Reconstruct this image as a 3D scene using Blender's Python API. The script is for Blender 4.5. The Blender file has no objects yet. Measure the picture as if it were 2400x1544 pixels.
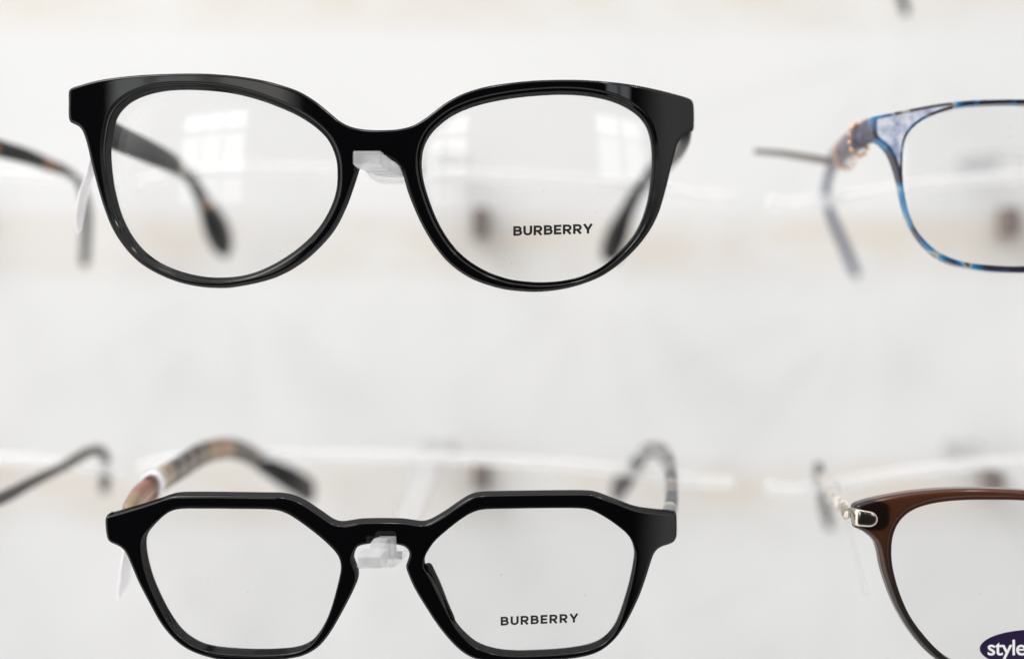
import bpy, math, random
import numpy as np
from mathutils import Vector
from mathutils.geometry import delaunay_2d_cdt

random.seed(4)
S = bpy.context.scene
C = S.collection
MM = 0.001
D0 = 250.0            # camera to the front of the middle glasses, mm
FPX = 2607.0          # focal length in pixels of a 2400 pixel wide picture

# ------------------------------------------------------------------ camera
cam = bpy.data.cameras.new('camera')
camo = bpy.data.objects.new('camera', cam); C.objects.link(camo)
camo.location = (0, -D0*MM, 0); camo.rotation_euler = (math.radians(90), 0, 0)
cam.sensor_width = 36; cam.lens = FPX/2400*36
cam.clip_start = 0.005; cam.clip_end = 50
cam.dof.use_dof = True; cam.dof.focus_distance = 0.2515; cam.dof.aperture_fstop = 3.4
cam.dof.aperture_blades = 0
S.camera = camo

# ------------------------------------------------------------------ world
w = bpy.data.worlds.new('World'); S.world = w; w.use_nodes = True
nt = w.node_tree; nt.nodes.clear()
wo = nt.nodes.new('ShaderNodeOutputWorld'); bg = nt.nodes.new('ShaderNodeBackground')
tc = nt.nodes.new('ShaderNodeTexCoord'); sp = nt.nodes.new('ShaderNodeSeparateXYZ')
r1 = nt.nodes.new('ShaderNodeValToRGB')
nt.links.new(tc.outputs['Generated'], sp.inputs[0])
# a bright white shop all round, with a dim room behind the camera; brighter to the left and above
def wmap(src, a, b, c, d, smooth=True):
    m = nt.nodes.new('ShaderNodeMapRange'); m.interpolation_type = 'SMOOTHSTEP' if smooth else 'LINEAR'
    for k, v in zip((1, 2, 3, 4), (a, b, c, d)): m.inputs[k].default_value = v
    nt.links.new(src, m.inputs[0]); return m.outputs[0]
def wmul(a, b):
    m = nt.nodes.new('ShaderNodeMath'); m.operation = 'MULTIPLY'; nt.links.new(a, m.inputs[0]); nt.links.new(b, m.inputs[1]); return m.outputs[0]
WORLD_L = 1.98
f = wmul(wmul(wmap(sp.outputs['Y'], -.74, -.46, .02, WORLD_L), wmap(sp.outputs['X'], -1, 1, 1.40, .58, False)), wmap(sp.outputs['Z'], -.75, .5, .78, 1.0))
nt.links.new(f, bg.inputs['Strength']); bg.inputs['Color'].default_value = (1, .997, .99, 1)
nt.links.new(bg.outputs[0], wo.inputs['Surface'])

# ------------------------------------------------------------------ lamps: the shop's two windows behind the camera, and its ceiling light
def area(name, loc, aim, sx, sy, power, col=(1, 1, 1)):
    l = bpy.data.lights.new(name, 'AREA'); l.shape = 'RECTANGLE'; l.size = sx; l.size_y = sy
    l.energy = power; l.color = col
    o = bpy.data.objects.new(name, l); C.objects.link(o); o.location = loc
    o.rotation_euler = (Vector(aim)-Vector(loc)).to_track_quat('-Z', 'Y').to_euler()
    return o
def window_light(cx, cz, y, cols, rows, rad, tint=None):
    # cols / rows: lists of (centre offset, size) in metres
    for i, (ox, sx) in enumerate(cols):
        for j, (oz, sz) in enumerate(rows):
            t = tint(i, j) if tint else (1, 1, 1)
            l = bpy.data.lights.new('window_pane_light', 'AREA'); l.shape = 'RECTANGLE'; l.size = sx; l.size_y = sz
            l.energy = rad*(1.0, .72, .42)[j]*math.pi*sx*sz; l.color = t
            o = bpy.data.objects.new('window_pane_light', l); C.objects.link(o)
            o.location = (cx+ox, y, cz+oz); o.rotation_euler = (math.radians(90), 0, 0)   # facing +Y, towards the wall
YW = -2.25
window_light(-1.05, 0.70, YW, [(-0.31, 0.27), (0.0, 0.27), (0.31, 0.27)], [(0.42, 0.24), (-0.03, 0.50), (-0.50, 0.30)], 4.4,
             lambda i, j: (1, .98, .93) if i == 2 else (.97, .99, 1))
window_light(1.46, 0.80, YW, [(-0.2, 0.34), (0.2, 0.34)], [(0.38, 0.30), (-0.10, 0.56)], 3.8,
             lambda i, j: (.93, .97, 1))
area('ceiling_light', (-1.0, -0.40, 1.45), (-0.10, 0.10, -.1), 1.0, 0.55, 15, (1, .985, .97))
for _p in ((0.55, -0.50, 1.40), (-0.15, -0.75, 1.50), (1.15, -0.85, 1.25)):  # small unseen lamps, added to give the black rims thin highlights
    area('added_highlight_spot', _p, (0, 0, 0), 0.12, 0.12, 1.8, (1, .99, .97))
S.view_settings.view_transform = 'Standard'; S.view_settings.look = 'None'
S.view_settings.exposure = 0.17; S.view_settings.gamma = 1
S.cycles.max_bounces = 12; S.cycles.transparent_max_bounces = 24
S.cycles.caustics_reflective = False; S.cycles.caustics_refractive = False
S.cycles.use_denoising = True

# ------------------------------------------------------------------ materials
def mat(name, base=(.8, .8, .8), rough=.5, metal=0, **kw):
    m = bpy.data.materials.new(name); m.use_nodes = True
    b = m.node_tree.nodes['Principled BSDF']
    b.inputs['Base Color'].default_value = (*base, 1); b.inputs['Roughness'].default_value = rough
    b.inputs['Metallic'].default_value = metal
    for k, v in kw.items():
        b.inputs[k].default_value = v
    return m
def N(m, t, **kw):
    n = m.node_tree.nodes.new(t)
    for k, v in kw.items(): setattr(n, k, v)
    return n
def L(m, a, b): m.node_tree.links.new(a, b)
def ramp(m, fac, stops, interp='LINEAR'):
    r = N(m, 'ShaderNodeValToRGB'); r.color_ramp.interpolation = interp
    e = r.color_ramp.elements
    e[0].position, e[0].color = stops[0][0], (*stops[0][1], 1)
    e[1].position, e[1].color = stops[-1][0], (*stops[-1][1], 1)
    for p, c in stops[1:-1]:
        k = e.new(p); k.color = (*c, 1)
    L(m, fac, r.inputs[0]); return r.outputs[0]
def noise(m, scale, detail=2, rough=.5, vec=None, dist=0):
    n = N(m, 'ShaderNodeTexNoise'); n.inputs['Scale'].default_value = scale
    n.inputs['Detail'].default_value = detail; n.inputs['Roughness'].default_value = rough
    n.inputs['Distortion'].default_value = dist
    if vec is None:
        t = N(m, 'ShaderNodeTexCoord'); vec = t.outputs['Object']
    L(m, vec, n.inputs['Vector']); return n.outputs['Fac']
def attr(m, name):
    a = N(m, 'ShaderNodeAttribute'); a.attribute_name = name; return a
def B(m): return m.node_tree.nodes['Principled BSDF']
def polished(name, base, f0, f90, rough, drough):
    m = bpy.data.materials.new(name); m.use_nodes = True; m.node_tree.nodes.clear()
    o = N(m, 'ShaderNodeOutputMaterial'); d = N(m, 'ShaderNodeBsdfDiffuse'); d.inputs[0].default_value = (*base, 1)
    g = N(m, 'ShaderNodeBsdfGlossy'); g.inputs['Color'].default_value = (1, 1, 1, 1)
    f = noise(m, 900, 3, .6); q = N(m, 'ShaderNodeMapRange'); q.inputs[1].default_value = .35; q.inputs[2].default_value = .75
    q.inputs[3].default_value = rough; q.inputs[4].default_value = rough+drough; L(m, f, q.inputs[0]); L(m, q.outputs[0], g.inputs['Roughness'])
    lw = N(m, 'ShaderNodeLayerWeight'); lw.inputs['Blend'].default_value = .5
    pw = N(m, 'ShaderNodeMath', operation='POWER'); pw.inputs[1].default_value = 4; L(m, lw.outputs['Facing'], pw.inputs[0])
    r = N(m, 'ShaderNodeMapRange'); r.inputs[3].default_value = f0; r.inputs[4].default_value = f90; L(m, pw.outputs[0], r.inputs[0])
    x = N(m, 'ShaderNodeMixShader'); L(m, r.outputs[0], x.inputs[0]); L(m, d.outputs[0], x.inputs[1]); L(m, g.outputs[0], x.inputs[2]); L(m, x.outputs[0], o.inputs[0])
    return m
M_black = polished('black_acetate', (.0020, .0020, .0025), .024, .075, .02, .04)
M_black2 = polished('deep_black_acetate', (.002, .002, .0025), .030, .085, .04, .05)
M_black_temple = mat('black_temple', (.003, .003, .004), .25, **{'Specular IOR Level': .18})
M_char = mat('charcoal_rubber', (.045, .05, .05), .35)
M_ink = mat('black_ink', (.006, .006, .006), .5)
M_silver = mat('silver_metal', (.42, .385, .32), .20, 1)
M_gold = mat('gold_metal', (.62, .38, .22), .25, 1)
M_tag = mat('white_tag_plastic', (.78, .76, .78), .35)
M_purple = mat('purple_sticker', (.010, .001, .036), .4)
M_white_ink = mat('white_ink', (.85, .85, .85), .5)
M_mount = mat('grey_brown_mount', (.20, .165, .15), .5)
M_slate = mat('slate_blue_plastic', (.085, .10, .17), .35)
M_tagbrown = mat('edge_of_card_tag', (.16, .14, .12), .5)

# matt brown / black tortoise temple
M_tort = mat('dark_tortoise', (.02, .02, .02), .15, **{'Specular IOR Level': .35})
L(M_tort, ramp(M_tort, noise(M_tort, 130, 1), [(.60, (.010, .010, .010)), (.72, (.22, .09, .035))]), B(M_tort).inputs['Base Color'])
M_gun = mat('gunmetal', (.12, .11, .11), .3, .8)
M_gunbrown = mat('dark_brown_tip', (.035, .022, .014), .25)

# check pattern on a temple
def check_material(name, tan, dark, red, k=1.0, st=None):
    m = mat(name, tan, .35)
    a = attr(m, 'along')
    wv = N(m, 'ShaderNodeMath', operation='MULTIPLY'); wv.inputs[1].default_value = k
    L(m, a.outputs['Fac'], wv.inputs[0])
    fr = N(m, 'ShaderNodeMath', operation='FRACT'); L(m, wv.outputs[0], fr.inputs[0])
    st = st or [(0, tan), (.10, red), (.16, tan), (.30, tan), (.36, (.5, .46, .4)), (.42, tan), (.46, dark), (.54, dark), (.57, tan), (.61, dark), (.69, dark),
          (.72, tan), (.76, dark), (.84, dark), (.88, tan)]
    c1 = ramp(m, fr.outputs[0], st, 'CONSTANT')
    # cross stripes
    v = attr(m, 'across')
    c2 = ramp(m, v.outputs['Fac'], [(0, dark), (.22, tan), (.46, (.9, .9, .9)), (.54, tan), (.78, dark)], 'CONSTANT')
    mx = N(m, 'ShaderNodeMix', data_type='RGBA'); mx.inputs[0].default_value = .30
    L(m, c1, mx.inputs[6]); L(m, c2, mx.inputs[7]); L(m, mx.outputs[2], B(m).inputs['Base Color'])
    return m
_T, _D, _R = (.29, .195, .115), (.018, .018, .022), (.34, .055, .04)
M_check = check_material('tan_black_red_check', _T, _D, _R, 1/118.0,
    [(0, _T), (.07, (.30, .12, .08)), (.13, (.20, .065, .045)), (.15, _T), (.19, (.5, .46, .4)), (.22, _T), (.27, _D), (.33, (.22, .18, .15)), (.345, _D), (.39, (.24, .19, .16)), (.405, _D),
     (.45, (.26, .2, .17)), (.465, _D), (.49, _T), (.54, (.30, .14, .09)), (.57, _T), (.62, _D), (.75, (.10, .085, .07)), (.77, _D), (.86, (.11, .08, .05)), (.90, _D)])
M_greycheck = check_material('grey_check', (.20, .19, .19), (.04, .045, .055), (.24, .15, .12), 1/16.0)
M_pale = mat('pale_pattern', (.62, .57, .52), .3, .4)
L(M_pale, ramp(M_pale, noise(M_pale, 420, 1), [(.42, (.30, .26, .23)), (.55, (.75, .70, .64))]), B(M_pale).inputs['Base Color'])

# blue, brown and clear tortoise acetate
M_blue = mat('blue_tortoise_acetate', (.1, .1, .2), .10)
_t = N(M_blue, 'ShaderNodeTexCoord'); _mp = N(M_blue, 'ShaderNodeMapping'); _mp.inputs['Scale'].default_value = (1, .3, 1)
L(M_blue, _t.outputs['Object'], _mp.inputs['Vector'])
_c = ramp(M_blue, noise(M_blue, 130, 1.5, .5, _mp.outputs[0], .6),
          [(.30, (.010, .012, .030)), (.42, (.016, .015, .022)), (.47, (.005, .075, .20)), (.53, (.010, .16, .33)), (.57, (.28, .30, .28)),
           (.60, (.06, .022, .014)), (.67, (.020, .012, .018)), (.75, (.02, .05, .13))])
_a = attr(M_blue, 'core')
_mx = N(M_blue, 'ShaderNodeMix', data_type='RGBA'); L(M_blue, _a.outputs['Fac'], _mx.inputs[0]); L(M_blue, _c, _mx.inputs[6])
_c2 = ramp(M_blue, noise(M_blue, 330, 3), [(.33, (.26, .30, .44)), (.5, (.50, .52, .62)), (.65, (.68, .69, .74))])
L(M_blue, _c2, _mx.inputs[7]); L(M_blue, _mx.outputs[2], B(M_blue).inputs['Base Color'])
M_bluetemple = mat('blue_grey_temple', (.075, .072, .105), .3)

# brown acetate fading to grey black at the bottom of the rim
M_brown = mat('brown_acetate', (.1, .04, .02), .07, **{'Specular IOR Level': .26, 'Subsurface Weight': .35, 'Subsurface Scale': .002, 'Subsurface Radius': (1, .5, .3)})
_t = N(M_brown, 'ShaderNodeTexCoord'); _s = N(M_brown, 'ShaderNodeSeparateXYZ'); L(M_brown, _t.outputs['Object'], _s.inputs[0])
_m = N(M_brown, 'ShaderNodeMapRange'); _m.inputs[1].default_value = -.080; _m.inputs[2].default_value = -.034
L(M_brown, _s.outputs['Z'], _m.inputs[0])
_c = ramp(M_brown, _m.outputs[0], [(0, (.018, .017, .017)), (.42, (.024, .018, .015)), (.75, (.056, .020, .010)), (1, (.064, .022, .012))])
_a = attr(M_brown, 'dark')
_mx = N(M_brown, 'ShaderNodeMix', data_type='RGBA'); L(M_brown, _a.outputs['Fac'], _mx.inputs[0]); L(M_brown, _c, _mx.inputs[6])
_mx.inputs[7].default_value = (.010, .005, .005, 1); L(M_brown, _mx.outputs[2], B(M_brown).inputs['Base Color'])

def clear_mix(name, fac_clear, diffuse, rough, gloss=1.0, tint=(1, 1, 1)):
    """clear acrylic: light passes straight through, the rest scatters, with a Fresnel reflection on top"""
    m = bpy.data.materials.new(name); m.use_nodes = True; m.node_tree.nodes.clear()
    o = N(m, 'ShaderNodeOutputMaterial'); tr = N(m, 'ShaderNodeBsdfTransparent'); tr.inputs[0].default_value = (*tint, 1)
    df = N(m, 'ShaderNodeBsdfDiffuse'); df.inputs[0].default_value = (*diffuse, 1)
    tl = N(m, 'ShaderNodeBsdfTranslucent'); tl.inputs[0].default_value = (*diffuse, 1)
    a = N(m, 'ShaderNodeMixShader'); a.inputs[0].default_value = .5; L(m, df.outputs[0], a.inputs[1]); L(m, tl.outputs[0], a.inputs[2])
    b = N(m, 'ShaderNodeMixShader'); b.inputs[0].default_value = fac_clear; L(m, a.outputs[0], b.inputs[1]); L(m, tr.outputs[0], b.inputs[2])
    gl = N(m, 'ShaderNodeBsdfGlossy'); gl.inputs['Roughness'].default_value = rough
    lw = N(m, 'ShaderNodeLayerWeight'); lw.inputs['Blend'].default_value = .5     # Schlick's Fresnel, the same from both sides
    pw = N(m, 'ShaderNodeMath', operation='POWER'); pw.inputs[1].default_value = 5; L(m, lw.outputs['Facing'], pw.inputs[0])
    fr = N(m, 'ShaderNodeMapRange'); fr.inputs[3].default_value = .04; L(m, pw.outputs[0], fr.inputs[0])
    mu = N(m, 'ShaderNodeMath', operation='MULTIPLY'); mu.inputs[1].default_value = gloss; L(m, fr.outputs[0], mu.inputs[0])
    c = N(m, 'ShaderNodeMixShader'); L(m, mu.outputs[0], c.inputs[0]); L(m, b.outputs[0], c.inputs[1]); L(m, gl.outputs[0], c.inputs[2])
    L(m, c.outputs[0], o.inputs[0]); return m, b
M_acryl, _ = clear_mix('frosted_clear_acrylic', .80, (.74, .74, .75), .25)
M_block, _ = clear_mix('frosted_acrylic_nose_rest', .5, (.60, .60, .61), .3)
M_rail, _ = clear_mix('white_translucent_rail', .52, (.97, .97, .97), .2)
M_film, _ = clear_mix('clear_film', .82, (.8, .8, .8), .1)
M_lens, _b = clear_mix('demo_lens', 1.0, (.95, .95, .95), .07, .8, (.995, .995, .995))
# dust specks on the lens
_v = N(M_lens, 'ShaderNodeTexVoronoi'); _v.inputs['Scale'].default_value = 420; _v.inputs['Randomness'].default_value = 1
_t = N(M_lens, 'ShaderNodeTexCoord'); L(M_lens, _t.outputs['Object'], _v.inputs['Vector'])
_cmp = N(M_lens, 'ShaderNodeMath', operation='GREATER_THAN'); _cmp.inputs[1].default_value = .075; L(M_lens, _v.outputs['Distance'], _cmp.inputs[0])
_sep = N(M_lens, 'ShaderNodeSeparateColor'); L(M_lens, _v.outputs['Color'], _sep.inputs[0])
_th = N(M_lens, 'ShaderNodeMath', operation='LESS_THAN'); _th.inputs[1].default_value = .93; L(M_lens, _sep.outputs[0], _th.inputs[0])
_mxx = N(M_lens, 'ShaderNodeMath', operation='MAXIMUM'); L(M_lens, _cmp.outputs[0], _mxx.inputs[0]); L(M_lens, _th.outputs[0], _mxx.inputs[1])
_mr2 = N(M_lens, 'ShaderNodeMapRange'); _mr2.inputs[3].default_value = .45; _mr2.inputs[4].default_value = 1.0; L(M_lens, _mxx.outputs[0], _mr2.inputs[0])
L(M_lens, _mr2.outputs[0], _b.inputs[0])

# wall: white, with soft patchy beige bands repeating up its height
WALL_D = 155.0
M_wall = mat('white_wall_with_beige_bands', (.8, .8, .8), .55)
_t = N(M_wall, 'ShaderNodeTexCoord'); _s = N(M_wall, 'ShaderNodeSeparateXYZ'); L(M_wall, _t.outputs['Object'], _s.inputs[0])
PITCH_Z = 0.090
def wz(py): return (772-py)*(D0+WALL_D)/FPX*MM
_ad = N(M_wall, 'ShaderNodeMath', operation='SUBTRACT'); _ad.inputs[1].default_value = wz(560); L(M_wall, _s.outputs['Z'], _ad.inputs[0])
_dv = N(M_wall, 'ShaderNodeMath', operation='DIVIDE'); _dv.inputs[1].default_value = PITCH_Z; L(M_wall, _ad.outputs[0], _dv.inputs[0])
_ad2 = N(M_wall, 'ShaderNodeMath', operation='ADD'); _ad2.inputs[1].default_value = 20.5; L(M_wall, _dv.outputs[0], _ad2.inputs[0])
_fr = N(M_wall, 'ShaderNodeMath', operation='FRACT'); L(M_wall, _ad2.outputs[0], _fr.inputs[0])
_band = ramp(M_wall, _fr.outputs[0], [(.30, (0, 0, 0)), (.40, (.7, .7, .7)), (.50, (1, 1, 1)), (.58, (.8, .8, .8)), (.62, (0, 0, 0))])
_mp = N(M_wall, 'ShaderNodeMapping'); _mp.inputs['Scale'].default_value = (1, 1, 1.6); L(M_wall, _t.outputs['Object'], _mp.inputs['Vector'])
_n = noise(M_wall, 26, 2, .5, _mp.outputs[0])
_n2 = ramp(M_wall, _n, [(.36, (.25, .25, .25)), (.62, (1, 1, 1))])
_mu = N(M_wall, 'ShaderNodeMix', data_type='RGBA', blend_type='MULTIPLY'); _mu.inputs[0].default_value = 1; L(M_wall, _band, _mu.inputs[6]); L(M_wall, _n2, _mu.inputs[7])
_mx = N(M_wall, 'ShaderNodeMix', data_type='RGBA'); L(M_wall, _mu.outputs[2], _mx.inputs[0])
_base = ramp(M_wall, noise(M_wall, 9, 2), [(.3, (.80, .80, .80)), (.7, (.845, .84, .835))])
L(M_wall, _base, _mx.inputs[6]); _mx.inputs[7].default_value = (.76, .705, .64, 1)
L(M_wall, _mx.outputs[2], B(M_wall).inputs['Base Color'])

# ------------------------------------------------------------------ geometry helpers (all in mm, stored in metres)
def P(px, py, d):
    k = (D0+d)/FPX
    return np.array([(px-1200)*k, d, (772-py)*k])
def link(name, me, m, parent=None):
    o = bpy.data.objects.new(name, me); C.objects.link(o)
    for x in (m if isinstance(m, (list, tuple)) else [m]): me.materials.append(x)
    if parent: o.parent = parent
    return o
def mesh(name, V, F, normals=None, attrs=None, smooth=True, mats=None):
    me = bpy.data.meshes.new(name)
    me.from_pydata([tuple(v) for v in (np.asarray(V)*MM)], [], [tuple(int(i) for i in f) for f in F]); me.update()
    if smooth: me.polygons.foreach_set('use_smooth', [True]*len(me.polygons))
    if mats is not None: me.polygons.foreach_set('material_index', mats)
    if attrs:
        for k, a in attrs.items():
            at = me.attributes.new(k, 'FLOAT', 'POINT'); at.data.foreach_set('value', np.asarray(a, dtype=np.float32))
    if normals is not None: me.normals_split_custom_set_from_vertices([tuple(n) for n in normals])
    return me
def catmull(pts, n, closed=False):
    pts = np.asarray(pts, float); m = len(pts); out = []
    segs = m if closed else m-1
    for s in range(segs):
        if closed: p0, p1, p2, p3 = pts[(s-1) % m], pts[s], pts[(s+1) % m], pts[(s+2) % m]
        else: p0, p1, p2, p3 = pts[max(s-1, 0)], pts[s], pts[s+1], pts[min(s+2, m-1)]
        for i in range(n):
            t = i/n
            out.append(.5*((2*p1)+(-p0+p2)*t+(2*p0-5*p1+4*p2-p3)*t*t+(-p0+3*p1-3*p2+p3)*t**3))
    if not closed: out.append(pts[-1])
    return np.array(out)
def resample(c, step):
    c2 = np.vstack([c, c[:1]]); d = np.linalg.norm(np.diff(c2, axis=0), axis=1); s = np.r_[0, np.cumsum(d)]
    n = max(12, int(s[-1]/step)); u = np.linspace(0, s[-1], n, endpoint=False)
    return np.c_[np.interp(u, s, c2[:, 0]), np.interp(u, s, c2[:, 1])]
def smooth_closed(c, it, lam=.5, mu=-.52):
    for i in range(it):
        for f in (lam, mu):
            c = c + f*(.5*(np.roll(c, 1, 0)+np.roll(c, -1, 0))-c)
    return c
def ccw(c):
    a = np.sum(c[:, 0]*np.roll(c[:, 1], -1)-np.roll(c[:, 0], -1)*c[:, 1])
    return c if a > 0 else c[::-1]
def normals2(c):          # outward normal of a ccw polyline
    t = np.roll(c, -1, 0)-np.roll(c, 1, 0); n = np.c_[t[:, 1], -t[:, 0]]
    return n/np.linalg.norm(n, axis=1)[:, None]
def inside(p, poly):
    x, y = p[:, 0][:, None], p[:, 1][:, None]
    a = poly; b = np.roll(poly, -1, 0)
    c = ((a[:, 1] > y) != (b[:, 1] > y)) & (x < (b[:, 0]-a[:, 0])*(y-a[:, 1])/((b[:, 1]-a[:, 1])+1e-12)+a[:, 0])
    return c.sum(1) % 2 == 1
def dist(p, poly):
    out = np.full(len(p), 1e9)
    a = poly; ab = np.roll(poly, -1, 0)-a; l2 = (ab**2).sum(1)+1e-12
    for i in range(0, len(p), 1500):
        q = p[i:i+1500][:, None, :]; t = np.clip(((q-a)*ab).sum(2)/l2, 0, 1)
        out[i:i+1500] = np.sqrt((((q-a-t[..., None]*ab)**2).sum(2)).min(1))
    return out

class Front:
    """Traces in picture pixels are laid on the curved front of a frame at depth d0 (mm)."""
    def __init__(s, cx, cy, d0, thick, slope=0.0, R=900.0, endk=0.0, rise=0.0):
        s.d0, s.t, s.slope, s.R, s.endk, s.rise = d0, thick, slope, R, endk, rise; s.lk = .12
        k = (D0+d0)/FPX; s.x0, s.z0 = (cx-1200)*k, (772-cy)*k
    def y(s, x, z):
        u = x-s.x0
        return s.d0+u*u/(2*s.R)+s.endk*np.where(u < 0, s.lk, 1.0)*np.clip(np.abs(u)-45, 0, None)**2/100-s.slope*(z-s.z0)
    def lay(s, px):
        px = np.asarray(px, float); d = np.full(len(px), float(s.d0))
        for i in range(6):
            k = (D0+d)/FPX; x = (px[:, 0]-1200)*k; z = (772-px[:, 1])*k; d = s.y(x, z)
        return np.c_[x, z]
    def comp(s, c, out):
        """c: mm silhouette, ccw; out=+1 outer edge, -1 hole. Where the side wall faces the camera the trace is its BACK edge."""
        n = normals2(c)*out
        sh = -c*s.t/(D0+s.d0)+np.array([0, s.rise*s.t])
        f = (n*sh).sum(1)/ (np.linalg.norm(sh, axis=1)+1e-9); f = np.clip(f*2.5+.2, 0, 1)[:, None]
        return c-sh*f*.92

def build_front(fr, outer, holes, ro, ri, chamw, chamd, smooth_it=4, step=.45, grid=.62, core=None):
    def prep(px, out):
        c = fr.lay(catmull(px, 8, True)); c = ccw(resample(c, step)); c = smooth_closed(c, smooth_it)
        c = fr.comp(c, out); return resample(smooth_closed(c, 3), step)
    O = ccw(prep(outer, 1)); H = [ccw(prep(h, -1)) for h in holes]
    pts, edges, bn = [], [], []
    for c, sg in [(O, 1)]+[(h, -1) for h in H]:
        b = len(pts); n = normals2(c)*sg
        pts += list(c); bn += list(n)
        edges += [(b+i, b+(i+1) % len(c)) for i in range(len(c))]
    nb = len(pts); extra = []
    for c, sg in [(O, 1)]+[(h, -1) for h in H]:
        n = normals2(c)*sg
        for r in ((.06, .14, .24, .35, .46, .57, .68, .79, .90, 1.01, 1.12, 1.24, 1.5, 1.85, 2.15) if grid < .5 else (.08, .2, .38, .6, .85, 1.1, 1.35, 1.6, 1.85, 2.1)):
            q = c-n*r; ok = np.ones(len(q), bool)
            dd = np.min([dist(q, k) for k in [O]+H], axis=0)
            ok = (dd > r*.93) & inside(q, O)
            for h in H: ok &= ~inside(q, h)
            extra.append(q[ok])
    gx = np.arange(O[:, 0].min(), O[:, 0].max(), grid); gz = np.arange(O[:, 1].min(), O[:, 1].max(), grid)
    g = np.array([(x+(j % 2)*grid/2, z) for j, z in enumerate(gz) for x in gx])
    ok = inside(g, O)
    for h in H: ok &= ~inside(g, h)
    g = g[ok]; g = g[np.min([dist(g, k) for k in [O]+H], axis=0) > 2.3]
    allp = np.vstack([np.array(pts)]+extra+[g])
    # thin out coincident interior points
    key = np.round(allp/.07).astype(int); _, idx = np.unique(key[nb:], axis=0, return_index=True)
    allp = np.vstack([allp[:nb], allp[nb:][np.sort(idx)]])
    vs, es, fs, ov, oe, of = delaunay_2d_cdt([Vector(p) for p in allp], edges, [], 0, 1e-6)
    vs = np.array([tuple(v) for v in vs])
    cen = np.array([vs[list(f)].mean(0) for f in fs]); ok = inside(cen, O)
    for h in H: ok &= ~inside(cen, h)
    fs = [f for f, k in zip(fs, ok) if k]
    orig = {i: k for k, o in enumerate(ov) for i in o if i < nb}
    bidx = [orig[i] for i in range(nb)]
    def recess(p):
        do = dist(p, O); dh = np.min([dist(p, h) for h in H], axis=0)
        q = np.clip(ro-do, 0, ro); a = ro-np.sqrt(np.clip(ro*ro-q*q, 0, None))
        q = np.clip(ri-dh, 0, ri); b = ri-np.sqrt(np.clip(ri*ri-q*q, 0, None))
        u = np.clip((chamw-dh)/.5, 0, 1); b = b+chamd*u*u*(3-2*u)+.03*np.clip(chamw-dh, 0, None)
        return a+b, do, dh
    def tot(p): return fr.y(p[:, 0], p[:, 1])+recess(p)[0]
    rec, do, dh = recess(vs)
    y0 = fr.y(vs[:, 0], vs[:, 1]); e = .04
    ex, ez = np.array([e, 0]), np.array([0, e])
    gxx = (tot(vs+ex)-tot(vs-ex))/(2*e); gzz = (tot(vs+ez)-tot(vs-ez))/(2*e)
    nf = np.c_[gxx, -np.ones(len(vs)), gzz]; nf /= np.linalg.norm(nf, axis=1)[:, None]
    rb = (rec)*.55
    frontv = np.c_[vs[:, 0], y0+rec, vs[:, 1]]
    yb = fr.t-rb
    backv = np.c_[vs[:, 0], y0+yb, vs[:, 1]+fr.rise*yb]
    frontv[:, 2] += fr.rise*rec
    nbk = nf*np.array([-.55, -1, -.55])
    nbk /= np.linalg.norm(nbk, axis=1)[:, None]
    for i in range(nb):
        n3 = np.array([bn[i][0], 0, bn[i][1]]); nf[bidx[i]] = n3; nbk[bidx[i]] = n3
    n0 = len(vs); F = []
    for f in fs:
        a, b, c = (vs[j] for j in f[:3])
        s_ = (b[0]-a[0])*(c[1]-a[1])-(b[1]-a[1])*(c[0]-a[0])
        f = tuple(f) if s_ > 0 else tuple(f)[::-1]       # ccw in x,z : normal is -y
        F.append(f); F.append(tuple(n0+j for j in f[::-1]))
    b = 0
    for c, sg in [(O, 1)]+[(h, -1) for h in H]:
        m = len(c)
        for i in range(m):
            p, q = bidx[b+i], bidx[b+(i+1) % m]
            F.append((p, n0+p, n0+q, q) if sg > 0 else (q, n0+q, n0+p, p))
        b += m
    V = np.vstack([frontv, backv]); NN = np.vstack([nf, nbk])
    at = core(np.vstack([vs, vs]), np.r_[do, do], np.r_[dh, dh]) if core else None
    return V, F, NN, at, O, H

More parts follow.
